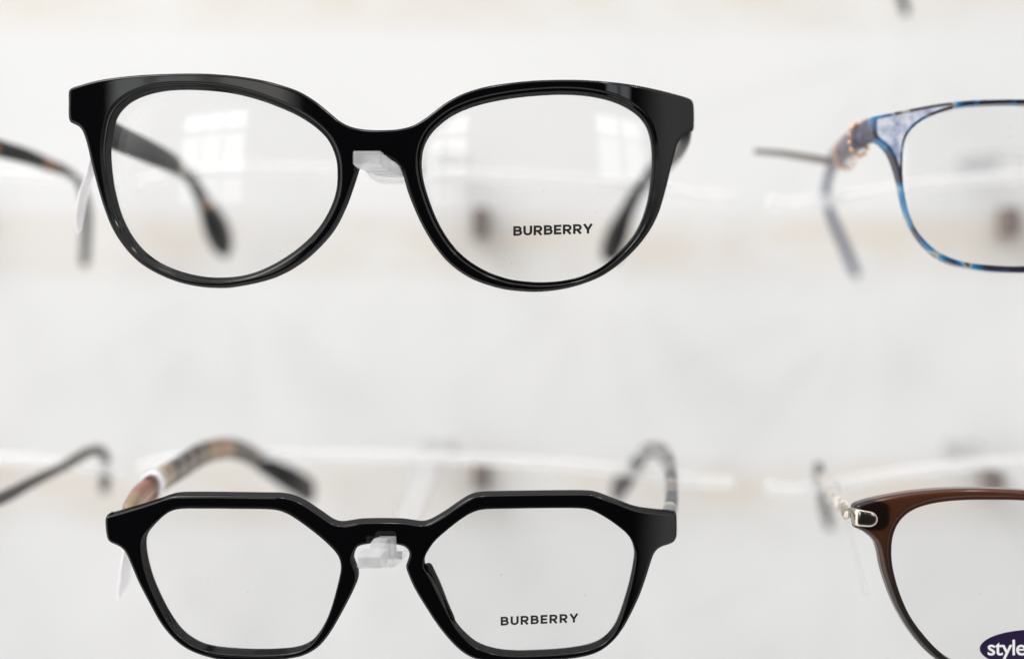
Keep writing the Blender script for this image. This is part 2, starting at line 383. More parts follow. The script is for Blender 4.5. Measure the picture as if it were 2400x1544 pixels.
LENSR = 105.0
def lens_surface(fr, H, wrap_cut=1.0):
    cx, cz = H.mean(0); y0 = fr.y(np.array([cx]), np.array([cz]))[0]
    sx = (cx-fr.x0)/fr.R*wrap_cut+(.015 if cx > fr.x0 else -.015)
    def f(p):
        u, v = p[:, 0]-cx, p[:, 1]-cz
        return y0+fr.t*.5-.4+sx*u-fr.slope*v+(u*u+v*v)/(2*LENSR)-2.0
    def n(p):
        u, v = p[:, 0]-cx, p[:, 1]-cz
        q = np.c_[sx+u/LENSR, -np.ones(len(u)), -fr.slope+v/LENSR]; return q/np.linalg.norm(q, axis=1)[:, None]
    return f, n
def build_lens(fr, H, thick=1.4):
    c = ccw(resample(H+normals2(H)*.45, 1.2)); f, n = lens_surface(fr, H)
    g = 2.2; gx = np.arange(c[:, 0].min(), c[:, 0].max(), g); gz = np.arange(c[:, 1].min(), c[:, 1].max(), g)
    G = np.array([(x, z) for x in gx for z in gz]); G = G[inside(G, c)]; G = G[dist(G, c) > .9]
    allp = np.vstack([c, G]); m = len(c)
    vs, es, fs, *_ = delaunay_2d_cdt([Vector(p) for p in allp], [(i, (i+1) % m) for i in range(m)], [], 0, 1e-6)
    vs = np.array([tuple(v) for v in vs]); cen = np.array([vs[list(k)].mean(0) for k in fs]); ok = inside(cen, c)
    fs = [k for k, o in zip(fs, ok) if o]
    y = f(vs); nn = n(vs); n0 = len(vs)
    V = np.vstack([np.c_[vs[:, 0], y, vs[:, 1]], np.c_[vs[:, 0], y+thick, vs[:, 1]]]); F = []
    for k in fs:
        a, b, d = (vs[j] for j in k[:3]); s_ = (b[0]-a[0])*(d[1]-a[1])-(b[1]-a[1])*(d[0]-a[0])
        k = tuple(k) if s_ > 0 else tuple(k)[::-1]
        F.append(k); F.append(tuple(n0+j for j in k[::-1]))
    for i in range(m): p, q = i, (i+1) % m; F.append((p, n0+p, n0+q, q))
    return V, F, np.vstack([nn, -nn])

def sweep(path, wid, thk, T=(1, 0, 0), nsec=18, per=8, power=3.2, round_ends=True, cap=None):
    """path: (px,py,depth); wid: full width across the path, mm; thk: full thickness along T, mm"""
    base = np.array([np.r_[P(*p[:3]), w_, t_] for p, w_, t_ in zip(path, wid, thk)])
    c = catmull(base, per)
    return sweep_mm(c[:, :3], c[:, 3], c[:, 4], T, nsec, power, round_ends)
def sweep_mm(c, wd, th, T=(1, 0, 0), nsec=18, power=3.2, round_ends=True):
    T = np.array(T, float); n = len(c)
    tg = np.gradient(c, axis=0); tg /= np.linalg.norm(tg, axis=1)[:, None]
    if round_ends:
        s = np.r_[0, np.cumsum(np.linalg.norm(np.diff(c, axis=0), axis=1))]
        rr = np.maximum(wd, .3)*.5
        # add extra stations near the ends for a rounded cap
        new = []
        for q in (0, .02, .08, .2, .4, .7, 1.0): new.append(q*rr[0])
        for q in (1.0, .7, .4, .2, .08, .02, 0): new.append(s[-1]-q*rr[-1])
        u = np.unique(np.r_[new, s[(s > rr[0]) & (s < s[-1]-rr[-1])]])
        c = np.c_[[np.interp(u, s, c[:, i]) for i in range(3)]].T; tg = np.c_[[np.interp(u, s, tg[:, i]) for i in range(3)]].T
        wd = np.interp(u, s, wd); th = np.interp(u, s, th)
        e = np.minimum(u, s[-1]-u)/np.where(u < s[-1]/2, rr[0], rr[-1]); e = np.clip(e, 0, 1)
        k = np.sqrt(1-(1-e)**2); k = np.maximum(k, .02); wd = wd*k; th = th*np.maximum(k**.6, .05); n = len(c); s = u
    else:
        s = np.r_[0, np.cumsum(np.linalg.norm(np.diff(c, axis=0), axis=1))]
    V, al, ac = [], [], []
    for i in range(n):
        t = tg[i]/np.linalg.norm(tg[i]); Ti = T-t*np.dot(T, t); Ti /= np.linalg.norm(Ti); W = np.cross(t, Ti)
        for j in range(nsec):
            a = 2*math.pi*j/nsec; ca, sa = math.cos(a), math.sin(a)
            x = math.copysign(abs(ca)**(2/power), ca)*th[i]/2; y = math.copysign(abs(sa)**(2/power), sa)*wd[i]/2
            V.append(c[i]+Ti*x+W*y); al.append(s[i]); ac.append(.5+.5*math.copysign(abs(sa)**(2/power), sa))
    F = [(i*nsec+j, i*nsec+(j+1) % nsec, (i+1)*nsec+(j+1) % nsec, (i+1)*nsec+j) for i in range(n-1) for j in range(nsec)]
    F.append(tuple(range(nsec))[::-1]); F.append(tuple((n-1)*nsec+j for j in range(nsec)))
    return np.array(V), F, {'along': al, 'across': ac}
def fixn(me):
    import bmesh
    b = bmesh.new(); b.from_mesh(me); bmesh.ops.recalc_face_normals(b, faces=b.faces); b.to_mesh(me); b.free()
def part_sweep(name, m, parent, path, wid, thk, **kw):
    V, F, A = sweep(path, wid, thk, **kw); me = mesh(name, V, F, attrs=A); fixn(me); return link(name, me, m, parent)

def tag(o, label=None, cat=None, group=None, kind=None):
    for k, v in (('label', label), ('category', cat), ('group', group), ('kind', kind)):
        if v: o[k] = v
def empty(name, loc, label, cat, group=None):
    o = bpy.data.objects.new(name, None); C.objects.link(o); o.empty_display_size = .01
    o.location = Vector(loc)*MM; tag(o, label, cat, group); return o
def adopt(o, parent):      # keep the child where it is
    o.parent = parent; o.matrix_parent_inverse.identity(); o.location = -parent.location if parent.parent is None else (0, 0, 0)
def make_glasses(loc, label, group='pairs of glasses on the wall display'):
    return empty('eyeglasses', loc, label, 'glasses', group)
def under(root, o): o.location = -root.location; return o
def copy_tree(o, parent=None):
    c = o.copy(); C.objects.link(c); c.parent = parent
    for ch in [x for x in S.objects if x.parent is o]: copy_tree(ch, c)
    return c

def text_tris(body, height, xs=1.0, bold=0.0, space=1.0):
    cu = bpy.data.curves.new('lettering', 'FONT'); cu.body = body; cu.size = 1; cu.offset = bold; cu.space_character = space
    cu.resolution_u = 6
    o = bpy.data.objects.new('lettering', cu); C.objects.link(o); bpy.context.view_layer.update()
    dg = bpy.context.evaluated_depsgraph_get(); me = bpy.data.meshes.new_from_object(o.evaluated_get(dg))
    v = np.array([tuple(x.co[:2]) for x in me.vertices]); f = [tuple(p.vertices) for p in me.polygons]
    bpy.data.objects.remove(o); bpy.data.curves.remove(cu); bpy.data.meshes.remove(me)
    return v, f
# ------------------------------------------------------------------ traces (pixels of the 2400 x 1544 photograph)
TOP_OUT = [(159,213),(164,207),(178,201),(225,188),(275,180),(334,174.5),(392,172),(439,171),(490,172),(548,176.5),(607,185.5),(653,197),(700,213.5),(739,237),(770,262),(797,284),(825,297),(860,303),(900,304),(934,301.5),(965,294),(992,279),(1017.6,260),(1045,239.5),(1084,219),(1130.6,204),(1181,195),(1240,188.5),(1298,186),(1356.6,186),(1415,189.5),(1473.5,196),(1532,207),(1582.6,219.5),(1614,229),(1624,236),(1627,248),(1628,274),(1627,300),(1622,310),(1608,316),(1596,326),(1587,343),(1579,374),(1571,405),(1559,452),(1544,500),(1523,541),(1493,580),(1454,617),(1411,646.6),(1364,666),(1317.6,678),(1271,683.6),(1232,683.6),(1181,678),(1130.6,664),(1091.6,646),(1053,617),(1021.5,581),(994,537.5),(972,492),(955,448),(944,410),(937,394),(925,383),(908,376),(890,372.5),(872,373.5),(857,380),(846,392),(838,415),(828,445),(812,488),(784,541),(743,587.6),(700,622.6),(653,648),(602.6,663.6),(548,673),(509,674.5),(462,671),(412,659.6),(365,640),(322,613),(287,576),(260,533),(240,482),(225,432),(213,385),(203,342),(195.5,317),(187.5,301),(176,291.5),(164,287),(160,280),(158.5,268),(158.5,237)]
TOP_HL = [(261,354),(265.6,315),(276,276),(300,247),(334,228),(380.6,215.5),(431,211.6),(490,213.5),(548,220.5),(606.6,235),(657,253.5),(704,275),(743,301),(770,331),(786,369.4),(790,408.4),(786,451),(770,494),(743,537),(704,576),(657,609),(606.6,634),(560,646.5),(513,650),(470,647),(423.5,636.4),(380.6,618),(341.6,590),(310.5,552.6),(287,506),(271.5,451),(263.7,400.6)]
TOP_HR = [(989,389),(992,354),(1006,322),(1029,296),(1060,273),(1099,255),(1146,241.5),(1201,231.6),(1259,225.5),(1317.6,223),(1376,226.5),(1427,237),(1465.7,253),(1497,275),(1516,303),(1525,338),(1527,381.6),(1524,428),(1516,475),(1501,521),(1477,562),(1442,600),(1407,627),(1364,646.6),(1317.6,657.5),(1271,661),(1232,659),(1189,652.5),(1138,634),(1091.6,605),(1056.5,568.7),(1029,525),(1008,475),(994,428)]
LOW_OUT = [(245,1221),(249,1208),(262,1201),(299,1190),(341,1177.6),(380,1165),(408,1155.4),(429.6,1152),(482.6,1151.5),(553,1152),(624,1153),(663,1154),(694.5,1161),(723,1175),(754.5,1196),(781,1214),(800,1220),(822,1218),(850,1214),(900,1213),(945,1214),(974,1218),(992,1219.5),(1010,1214.5),(1041,1197),(1076,1173),(1101,1158),(1125.5,1151.5),(1168,1149.8),(1238.5,1148.6),(1309,1147.8),(1373,1148),(1401,1152.6),(1443,1168.5),(1486,1184),(1528,1191),(1568,1194.5),(1583,1199.5),(1587,1215),(1587,1252),(1583,1267),(1570.5,1275.5),(1549,1283),(1535,1296),(1526,1319),(1514,1356.7),(1500,1395.6),(1482,1434.4),(1464,1468),(1443,1497),(1418.6,1519),(1390,1534),(1345,1544),(1280,1549),(1180,1551),(1135,1549),(1108,1543),(1079.6,1526),(1051,1498),(1023,1462.7),(995,1420),(970,1378),(956,1346),(951,1328.5),(955,1316),(959,1302),(956,1289.6),(945,1281),(920.6,1275.5),(887,1273.5),(857,1276.5),(837,1283),(830,1299),(834,1314),(841,1332),(839,1353),(828.7,1381.5),(811,1416.8),(790,1455.6),(768.7,1490),(744,1518),(715.7,1535),(687,1543),(640,1549),(570,1551),(524,1549),(490,1542),(454,1530),(425,1514),(398,1490),(373,1458),(348,1413),(324,1367),(306,1325),(295,1300),(285,1286.5),(270.6,1277.5),(255,1270),(248,1255)]
LOW_HL = [(343,1268),(348,1247),(361,1229),(380,1211),(401,1198),(426,1193),(482.6,1192.5),(553,1193),(624,1194),(657,1198.5),(687,1213),(730,1243.7),(765,1273),(789,1299),(797.6,1321),(797,1342.6),(788,1381.5),(776,1424),(762,1459),(746,1485),(722.7,1505),(687,1516),(624,1520),(553,1518),(500,1512),(464,1500),(431,1476.8),(405,1444),(380,1399),(359,1350),(346.6,1303.7)]
LOW_HR = [(995,1314),(1002,1293),(1020,1267.5),(1051,1240),(1083,1215.5),(1111,1200),(1139.6,1194),(1203,1192.5),(1274,1191.4),(1355,1191.6),(1388,1197),(1422,1215),(1450.5,1235),(1471.7,1254),(1484,1276),(1486,1300),(1480.5,1335.5),(1471.7,1374),(1461,1409.7),(1450,1441.5),(1436,1469),(1412,1493.5),(1380,1508),(1327,1517.4),(1256,1522),(1203,1522.7),(1161,1518),(1122,1505),(1093.7,1484),(1069,1455.6),(1048,1417),(1030,1381.5),(1011,1342.6)]
BL_HALF_OUT = [(2775,372),(2740,395),(2724,440),(2712,495),(2680,550),(2630,592),(2560,622),(2480,636),(2400,640),(2331,638.6),(2280,633.5),(2228.6,623),(2191,606),(2160,579.5),(2136.5,548),(2119.5,514),(2107.5,476.7),(2099,436),(2089,398),(2075,364),(2058,344),(2043,333),(2036,318),(2035,290),(2038,277),(2050,272),(2075,267),(2143,253),(2211.5,241),(2280,234),(2348,232),(2400,232),(2490,236),(2580,248),(2650,267),(2700,286),(2750,298),(2790,300)]
BL_H = [(2116.7,384.6),(2119.5,343.7),(2130,313),(2157,286),(2194.5,268),(2245.6,255.7),(2314,250),(2400,250),(2500,257),(2590,276),(2655,312),(2690,370),(2693,430),(2676,500),(2636,555),(2570,593),(2480,614),(2400,623),(2348,622.7),(2280,616.6),(2232,604.6),(2191,582.5),(2157,548),(2136.5,511),(2124.6,470),(2118,425.6)]
BR_HALF_OUT = [(2785,1318),(2752,1335),(2734,1380),(2712,1440),(2670,1505),(2600,1562),(2510,1602),(2400,1615),(2310,1604),(2232,1571),(2180,1534),(2147,1500),(2116,1459),(2092,1418),(2072,1370.4),(2058,1326),(2049.6,1285),(2041,1262),(2027.5,1248),(2003,1236),(1994,1224),(1992,1200),(1993,1180),(2005,1173),(2034,1164),(2075,1155.5),(2126,1147),(2194.5,1140.8),(2262.8,1138.7),(2331,1140),(2400,1144.6),(2490,1158),(2580,1180),(2660,1212),(2730,1245),(2790,1258)]
BR_H = [(2092,1275),(2097.5,1247.6),(2109.4,1223.7),(2130,1203),(2160.6,1188),(2205,1177.7),(2262.8,1172.6),(2331,1171.9),(2400,1173.6),(2500,1184),(2590,1210),(2660,1255),(2700,1320),(2694,1390),(2660,1460),(2590,1525),(2490,1572),(2400,1586),(2320,1578),(2260,1558),(2222,1540),(2194.7,1519),(2160.6,1481),(2133,1441),(2112.8,1396),(2099,1352),(2092,1312)]
def mirror(pts, cx): return [(2*cx-x, y) for x, y in pts]
RCX = 2800

# ------------------------------------------------------------------ setting: the white display wall
wx, wzz = 620, 330
V = [(-wx, WALL_D, -wzz), (wx, WALL_D, -wzz), (wx, WALL_D, wzz), (-wx, WALL_D, wzz), (-wx, WALL_D+18, -wzz), (wx, WALL_D+18, -wzz), (wx, WALL_D+18, wzz), (-wx, WALL_D+18, wzz)]
F = [(0, 1, 2, 3), (5, 4, 7, 6), (0, 4, 5, 1), (3, 2, 6, 7), (0, 3, 7, 4), (1, 5, 6, 2)]
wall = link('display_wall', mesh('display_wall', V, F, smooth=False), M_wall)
wall['kind'] = 'structure'

# ------------------------------------------------------------------ acrylic holders
def box_mesh(name, rings):
    """rings: list of 4-point cross-sections (mm) joined one after the other"""
    V = [p for r in rings for p in r]; n = len(rings); F = []
    for i in range(n-1):
        for j in range(4): F.append((i*4+j, i*4+(j+1) % 4, (i+1)*4+(j+1) % 4, (i+1)*4+j))
    F.append((3, 2, 1, 0)); F.append(tuple((n-1)*4+j for j in range(4)))
    me = mesh(name, V, F, smooth=False); fixn(me); return me
def bevel(o, wd, seg=2):
    b = o.modifiers.new('bevel', 'BEVEL'); b.width = wd*MM; b.segments = seg; b.limit_method = 'ANGLE'; b.harden_normals = False
def make_holder(label, nose, back, rail, spot, tilt):
    """nose=(px,py) of the nose rest, back=(px,py) of the arm's wall end, rail path, spot=(px,py) of the dark mount"""
    loc = P(nose[0], nose[1], WALL_D); root = empty('glasses_holder', loc, label, 'display holder', 'clear holders for glasses on the wall')
    a = P(nose[0]+18, nose[1]+6, -1); b = P(back[0], back[1], 148.0)
    # arm: flat clear bar from under the bridge to the wall
    pts = []; wdt = []
    for t, lift in ((0, 0), (.07, -3.0), (.2, -4.6), (.45, -2.5), (.75, 1.0), (1, 0)):
        p = a+(b-a)*t; p[2] += lift; pts.append(p); wdt.append(5.6+ 4.0*t)
    c = catmull(np.array(pts), 8); ww = np.interp(np.linspace(0, 1, len(c)), np.linspace(0, 1, len(wdt)), wdt)
    Vv, Ff, A = sweep_mm(c, np.full(len(c), 2.6), ww, T=(1, 0, 0), nsec=20, power=6, round_ends=False)
    me = mesh('arm', Vv, Ff); fixn(me); arm = under(root, link('arm', me, M_acryl, root))
    # wall end of the arm: an upright clear foot
    q = b.copy(); s_ = link('wall_foot', box_mesh('wall_foot', [[(q[0]-6, y, q[2]-z0), (q[0]+6, y, q[2]-z0), (q[0]+6, y, q[2]+z1), (q[0]-6, y, q[2]+z1)]
                           for y, z0, z1 in ((146, 4, 1.3), (150, 5, 1.6), (154.8, 6, 2))]), M_acryl, root); under(root, s_); bevel(s_, .8)
    # nose rest: stepped block that stands in front of the bridge
    x, z = P(nose[0], nose[1], -7)[0], P(nose[0], nose[1], -7)[2]
    if tilt == 'under':      # the upper row: seen from below, ribs under the block
        rg = [(-7.5, -2.9, 2.9, -1.25, 1.3, 0), (-6.8, -3.0, 3.0, -1.5, 1.45, 0), (-4.6, -3.0, 3.0, -1.75, 1.4, .3), (-4.4, -2.8, 3.0, -2.05, 1.0, .5), (-2.6, -2.6, 3.1, -2.2, .6, 1.4), (-2.4, -2.4, 3.2, -2.55, .3, 1.6), (-.4, -2.2, 3.4, -2.65, -.2, 2.6), (-.2, -2.0, 3.5, -2.9, -.6, 2.8), (3.0, -1.8, 3.8, -2.9, -1.5, 4.8)]
    else:
        rg = [(-8.0, -2.6, 2.3, -2.1, .25, 0), (-7.4, -2.9, 2.6, -2.1, .9, 0), (-5.6, -2.4, 3.2, -1.7, 1.5, .4), (-5.4, -1.7, 1.8, -1.5, 1.6, 1.0), (-4.6, -1.5, 1.8, -1.3, 2.9, 1.2), (-3.6, -1.5, 1.8, -1.2, 3.4, 1.6), (-3.4, -1.5, 2.1, -1.0, 3.6, 1.9), (-2.4, -1.3, 2.3, -1.0, 5.0, 2.3), (-.9, -1.3, 2.3, -1.2, 5.4, 2.6), (-.4, -1.3, 2.3, -1.6, .0, 2.7), (3.5, -1.3, 2.6, -2.6, -.6, 3.3)]
        rg = [(y_, a_, b_, c_, min(d_, 3.6), e_) for y_, a_, b_, c_, d_, e_ in rg]
    rings = [[(x+x0+dx, y, z+z0), (x+x1+dx, y, z+z0), (x+x1+dx, y, z+z1), (x+x0+dx, y, z+z1)] for y, x0, x1, z0, z1, dx in rg]
    nr = link('nose_rest', box_mesh('nose_rest', rings), M_block, root); under(root, nr); bevel(nr, .28, 2)
    # temple rail
    V_, F_, A_ = sweep([(p[0], p[1], 100) for p in rail], [3.7]*len(rail), [4.4]*len(rail), T=(0, 1, 0), nsec=20, power=2.4)
    me = mesh('temple_rail', V_, F_); fixn(me); under(root, link('temple_rail', me, M_rail, root))
    # dark mount on the wall
    s = P(spot[0], spot[1], 150)
    mo = link('wall_mount', box_mesh('wall_mount', [[(s[0]-r_, y, s[2]-5.2*r_/3), (s[0]+r_, y, s[2]-5.2*r_/3), (s[0]+r_, y, s[2]+5.2*r_/3), (s[0]-r_, y, s[2]+5.2*r_/3)]
                         for y, r_ in ((147, 2.3), (148, 3.0), (154.9, 3.0))]), M_mount, root); under(root, mo); bevel(mo, .8)
    return root
RAIL = [(330, 1108), (345, 1092), (450, 1070), (600, 1064), (800, 1067), (1000, 1071), (1200, 1080), (1400, 1095), (1500, 1106), (1600, 1122), (1680, 1131), (1722, 1127)]
RAILR = [(1795, 1132), (1825, 1146), (1870, 1147), (1960, 1134), (2100, 1108), (2260, 1090), (2400, 1080), (2600, 1072), (2900, 1078), (3190, 1100)]
RAILL = [(-1130, 1110), (-1000, 1085), (-700, 1075), (-400, 1070), (-100, 1070), (100, 1080), (230, 1094), (285, 1108)]
UP = 667
def up(p): return [(x, y-UP) for x, y in p]
make_holder('clear holder under the bridge of the low angular black glasses', (869, 1306), (1030, 1046), RAIL, (1128, 1112), 'low')
make_holder('clear holder with ribbed nose rest at the bridge of the large rounded black glasses', (860, 370), (1054, 372), up(RAIL), (1126, 520), 'under')
make_holder('clear holder behind the blue tortoise glasses, its nose rest out of view', (RCX-30, 370), (2300, 372), up(RAILR), (2368, 520), 'under')
make_holder('clear holder behind the brown glasses, its nose rest out of view', (RCX-30, 1330), (2265, 1046), RAILR, (2330, 1120), 'low')
make_holder('clear holder at the left edge that carries the dark tortoise temple', (-1100, 370), (-170, 380), up(RAILL), (-105, 520), 'under')
make_holder('clear holder at the left edge that carries the thin gunmetal temple', (-1100, 1306), (-190, 1046), RAILL, (-110, 1112), 'low')

# ------------------------------------------------------------------ glasses
def add_front(root, fr, outer, holes, m, ro, ri, cw, cd, core=None, grid=.62, sm=4):
    V, F, NN, at, O, H = build_front(fr, outer, holes, ro, ri, cw, cd, grid=grid, core=core, smooth_it=sm)
    f = link('frame_front', mesh('frame_front', V, F, NN, at), m, root); under(root, f)
    ls = []
    for h in H:
        V, F, NN = build_lens(fr, h); l = link('lens', mesh('lens', V, F, NN), M_lens, root); under(root, l); ls.append(l)
    return f, ls, H
def thick_line(pts, wd):
    pts = np.array(pts, float); t = np.gradient(pts, axis=0) if len(pts) > 2 else np.array([pts[1]-pts[0]]*2)
    t /= np.linalg.norm(t, axis=1)[:, None]; n = np.c_[-t[:, 1], t[:, 0]]*wd/2; m = len(pts)
    return np.vstack([pts+n, pts-n]), [(i, m+i, m+i+1, i+1) for i in range(m-1)]
def half_bowl(x0, y0, y1, rx, k=14):
    cy, ry = (y0+y1)/2, abs(y1-y0)/2
    return [(x0+rx*math.cos(a), cy+ry*math.sin(a)) for a in np.linspace(-math.pi/2, math.pi/2, k)]
SW = .225; HW = SW/2
GLYPH = {
    'B': (.78, [[(HW, 0), (HW, 1)], [(0, HW), (.45, HW)], [(0, .52), (.43, .52)], [(0, 1-HW), (.42, 1-HW)], half_bowl(.45, HW, .52, .235), half_bowl(.42, .52, 1-HW, .21)]),
    'U': (.80, [[(HW, 1), (HW, .38)], [(.80-HW, 1), (.80-HW, .38)], [(.40+(.40-HW)*math.cos(a), .385+(.385-HW)*math.sin(a)) for a in np.linspace(math.pi, 2*math.pi, 18)]]),
    'R': (.80, [[(HW, 0), (HW, 1)], [(0, 1-HW), (.44, 1-HW)], [(0, .43), (.44, .43)], half_bowl(.44, .43, 1-HW, .235), [(.38, .43), (.70, 0)]]),
    'E': (.68, [[(HW, 0), (HW, 1)], [(0, HW), (.68, HW)], [(0, .5), (.62, .5)], [(0, 1-HW), (.68, 1-HW)]]),
    'Y': (.84, [[(.42, 0), (.42, .46)], [(.42, .40), (.08, 1)], [(.42, .40), (.76, 1)]])}
def letters(lens, fr, H, body, a, b, cap):
    """geometric capitals printed on the lens; baseline from pixel a to pixel b, cap height in pixels"""
    XS = 1.16; wsum = XS*sum(GLYPH[c][0] for c in body); tot = math.hypot(b[0]-a[0], b[1]-a[1])/cap; gap = (tot-wsum)/(len(body)-1)
    V, F, x = [], [], 0
    for c in body:
        for st in GLYPH[c][1]:
            v, f = thick_line(st, SW); o = len(V); V += [(x+XS*p[0], p[1]) for p in v]; F += [tuple(o+i for i in k) for k in f]
        x += XS*GLYPH[c][0]+gap
    v = np.array(V); px = a[0]+(b[0]-a[0])*v[:, 0]/tot; py = a[1]+(b[1]-a[1])*v[:, 0]/tot-cap*v[:, 1]
    pf, pn = lens_surface(fr, H); p = np.c_[px-1200, 772-py]; d = np.full(len(p), fr.d0, float)
    for i in range(5): q = p*((D0+d)/FPX)[:, None]; d = pf(q)
    return link('printed_lettering', mesh('printed_lettering', np.c_[q[:, 0], pf(q)-.04, q[:, 1]], F, smooth=False), M_ink, lens)

# 1. large rounded black pair, upper row
fr1 = Front(890, 300, 0.0, 4.2, slope=.0, R=900, endk=1.0)
g1 = make_glasses(P(890, 480, 4), 'large black glasses with rounded flared rims and glossy front, upper row, middle')
f1, l1, H1 = add_front(g1, fr1, TOP_OUT, [TOP_HL, TOP_HR], M_black, .80, .30, 1.15, .30, grid=.45)
letters(l1[1], fr1, H1[1], 'BURBERRY', (1203, 553), (1389, 547), 22.5)
def temple(root, path, h, th, m, name='temple', **kw):
    o = part_sweep(name, m, root, path, h, th, **kw); under(root, o); return o
temple(g1, [(190, 256, 13.5), (212, 276, 18), (262, 316, 28), (340, 352, 50), (400, 381, 70), (440, 408, 88)], [7.5, 7.6, 7, 6.6, 5.8, 4.0], [3.6, 3.4, 3.0, 3, 3, 2.6], M_black_temple)
t = temple(g1, [(432, 402, 84), (455, 432, 97), (482, 480, 110), (506, 532, 124), (522, 572, 134), (531, 600, 140)], [3.6, 3.8, 4.8, 8.2, 7.4, 2.5], [2.8, 3.4, 4.6, 7.6, 6.8, 2], M_black_temple, 'temple_tip')
temple(g1, [(1597, 262, 13.5), (1604, 300, 20), (1590, 340, 36), (1558, 378, 66), (1512, 420, 92)], [7.5, 7.8, 7, 6.2, 4.4], [3.6, 3.4, 3, 3, 2.6], M_black_temple)
temple(g1, [(1518, 414, 90), (1492, 452, 102), (1468, 500, 115), (1446, 552, 128), (1430, 592, 138), (1424, 608, 141)], [3.6, 4.0, 5.2, 8.0, 7.4, 3], [2.6, 3.4, 4.6, 7.0, 6.6, 2.6], M_black_temple, 'temple_tip')
def stud(root, p, d, m, r):
    c = P(*p, d); V, F, A = sweep_mm(np.array([c-[0, 1.0, 0], c, c+[0, 1.5, 0]]), np.array([r*1.4, r*2, r*2]), np.array([r*1.4, r*2, r*2]), T=(1, 0, 0), nsec=14, power=2, round_ends=False)
    me = mesh('metal_stud', V, F); fixn(me); return under(root, link('metal_stud', me, m, root))
stud(g1, (486, 476), 106, M_gold, 1.3)
stud(g1, (424, 388), 74, M_silver, 1.3)

# 2. angular black pair, lower row
fr2 = Front(900, 1300, 0.0, 4.3, slope=.085, R=900, endk=1.0, rise=.085)
g2 = make_glasses(P(900, 1330, 4), 'low angular black glasses with keyhole bridge and tan checked temple, lower row, middle')
f2, l2, H2 = add_front(g2, fr2, LOW_OUT, [LOW_HL, LOW_HR], M_black2, .7, .35, .8, .08, sm=2, grid=.42)
letters(l2[1], fr2, H2[1], 'BURBERRY', (1173.5, 1465), (1355, 1457), 20.5)
temple(g2, [(300, 1216, 10), (325, 1170, 20), (372, 1128, 34), (420, 1096, 50), (475, 1062, 66), (530, 1050, 80), (575, 1060, 92), (605, 1078, 100)], [6.4, 6.4, 6.2, 6.2, 6.4, 6.2, 5.6, 5.2], [3.6]*8, M_check)
temple(g2, [(598, 1072, 98), (640, 1100, 108), (690, 1128, 120), (732, 1156, 136)], [5.2, 6.2, 8.0, 8.4], [3, 3.2, 3.4, 3.6], M_black_temple, 'temple_tip', power=5)
temple(g2, [(1562, 1232, 11), (1573, 1185, 22), (1573, 1130, 38), (1567, 1084, 58), (1545, 1056, 78), (1515, 1058, 92), (1495, 1082, 100)], [6.4, 6, 5.6, 5.4, 5.2, 4.6, 4.2], [3.4, 3.2, 3.2, 3.2, 3.0, 3, 3], M_greycheck)
temple(g2, [(1497, 1078, 99), (1480, 1106, 108), (1460, 1130, 120), (1440, 1156, 134)], [4.2, 5.4, 7.2, 7.6], [3, 3, 3.2, 3.4], M_black_temple, 'temple_tip', power=5)
for nm, path in (('nose_pad', [(1000, 1322, 4.5), (1011, 1352, 6), (1027, 1388, 7), (1045, 1424, 6.5), (1064, 1462, 4.6)]),
                 ('nose_pad', [(822, 1320, 4.5), (820, 1348, 5.5), (808, 1384, 6), (794, 1420, 5.5), (778, 1450, 4.6)])):
    temple(g2, path, [3.0, 4.6, 5.4, 4.4, 2.6], [1.6, 2.2, 2.4, 2.0, 1.4], M_black, nm)

# 3. blue tortoise pair, upper row right
frb = Front(RCX, 320, 13.0, 3.6, slope=0, R=700, endk=.8)
def core_blue(p, do, dh):
    x = (p[:, 0]); px = 1200+x*FPX/(D0+frb.d0+4)
    a = np.clip((do-.75)/.25, 0, 1)*np.clip((dh-.55)/.25, 0, 1)*np.clip((2290-px)/60, 0, 1)
    return {'core': a}
g3 = make_glasses(P(RCX, 450, 17), 'blue and brown tortoise glasses with gold beaded rings on the temple, upper right')
b_out = BL_HALF_OUT+mirror(BL_HALF_OUT[::-1], RCX)
add_front(g3, frb, b_out, [BL_H, mirror(BL_H, RCX)], M_blue, .7, .3, .8, .15, core=core_blue, grid=.8)
temple(g3, [(2056, 304, 24), (2032, 310, 28), (2008, 326, 32), (1985, 346, 44), (1965, 366, 60), (1951, 388, 76), (1942, 412, 90)], [6.6, 6.2, 5.8, 5.4, 4.8, 3.4, 2.8], [3.4, 3.6, 4.4, 4.8, 4.8, 3.4, 2.6], M_bluetemple)
temple(g3, [(1946, 402, 86), (1938, 430, 96), (1936, 462, 106), (1950, 510, 116), (1976, 570, 128), (1998, 622, 138), (2008, 646, 142)], [2.8, 2.8, 2.9, 3.8, 4.6, 4.6, 3.4], [2.4, 2.4, 2.6, 3.0, 3.2, 3.2, 2.6], M_slate, 'temple_tip')
def bead_ring(root, c0, d, rx, rz, nb=13, br=.62, lean=.0):
    V, F = [], []; c = P(*c0, d)
    for k in range(nb):
        a = 2*math.pi*k/nb; cc = c+np.array([rx*math.cos(a), rx*.6*math.cos(a), rz*math.sin(a)])
        o = len(V)
        for i in range(7):
            th = math.pi*i/6
            for j in range(9):
                ph = 2*math.pi*j/9; V.append(cc+br*np.array([math.sin(th)*math.cos(ph), math.sin(th)*math.sin(ph), math.cos(th)]))
        for i in range(6):
            for j in range(9): F.append((o+i*9+j, o+(i+1)*9+j, o+(i+1)*9+(j+1) % 9, o+i*9+(j+1) % 9))
    me = mesh('beaded_ring', V, F); return under(root, link('beaded_ring', me, M_gold, root))
bead_ring(g3, (2013, 328), 30, 2.9, 4.1, br=.64)
bead_ring(g3, (1981, 361), 48, 3.3, 4.0, br=.64)

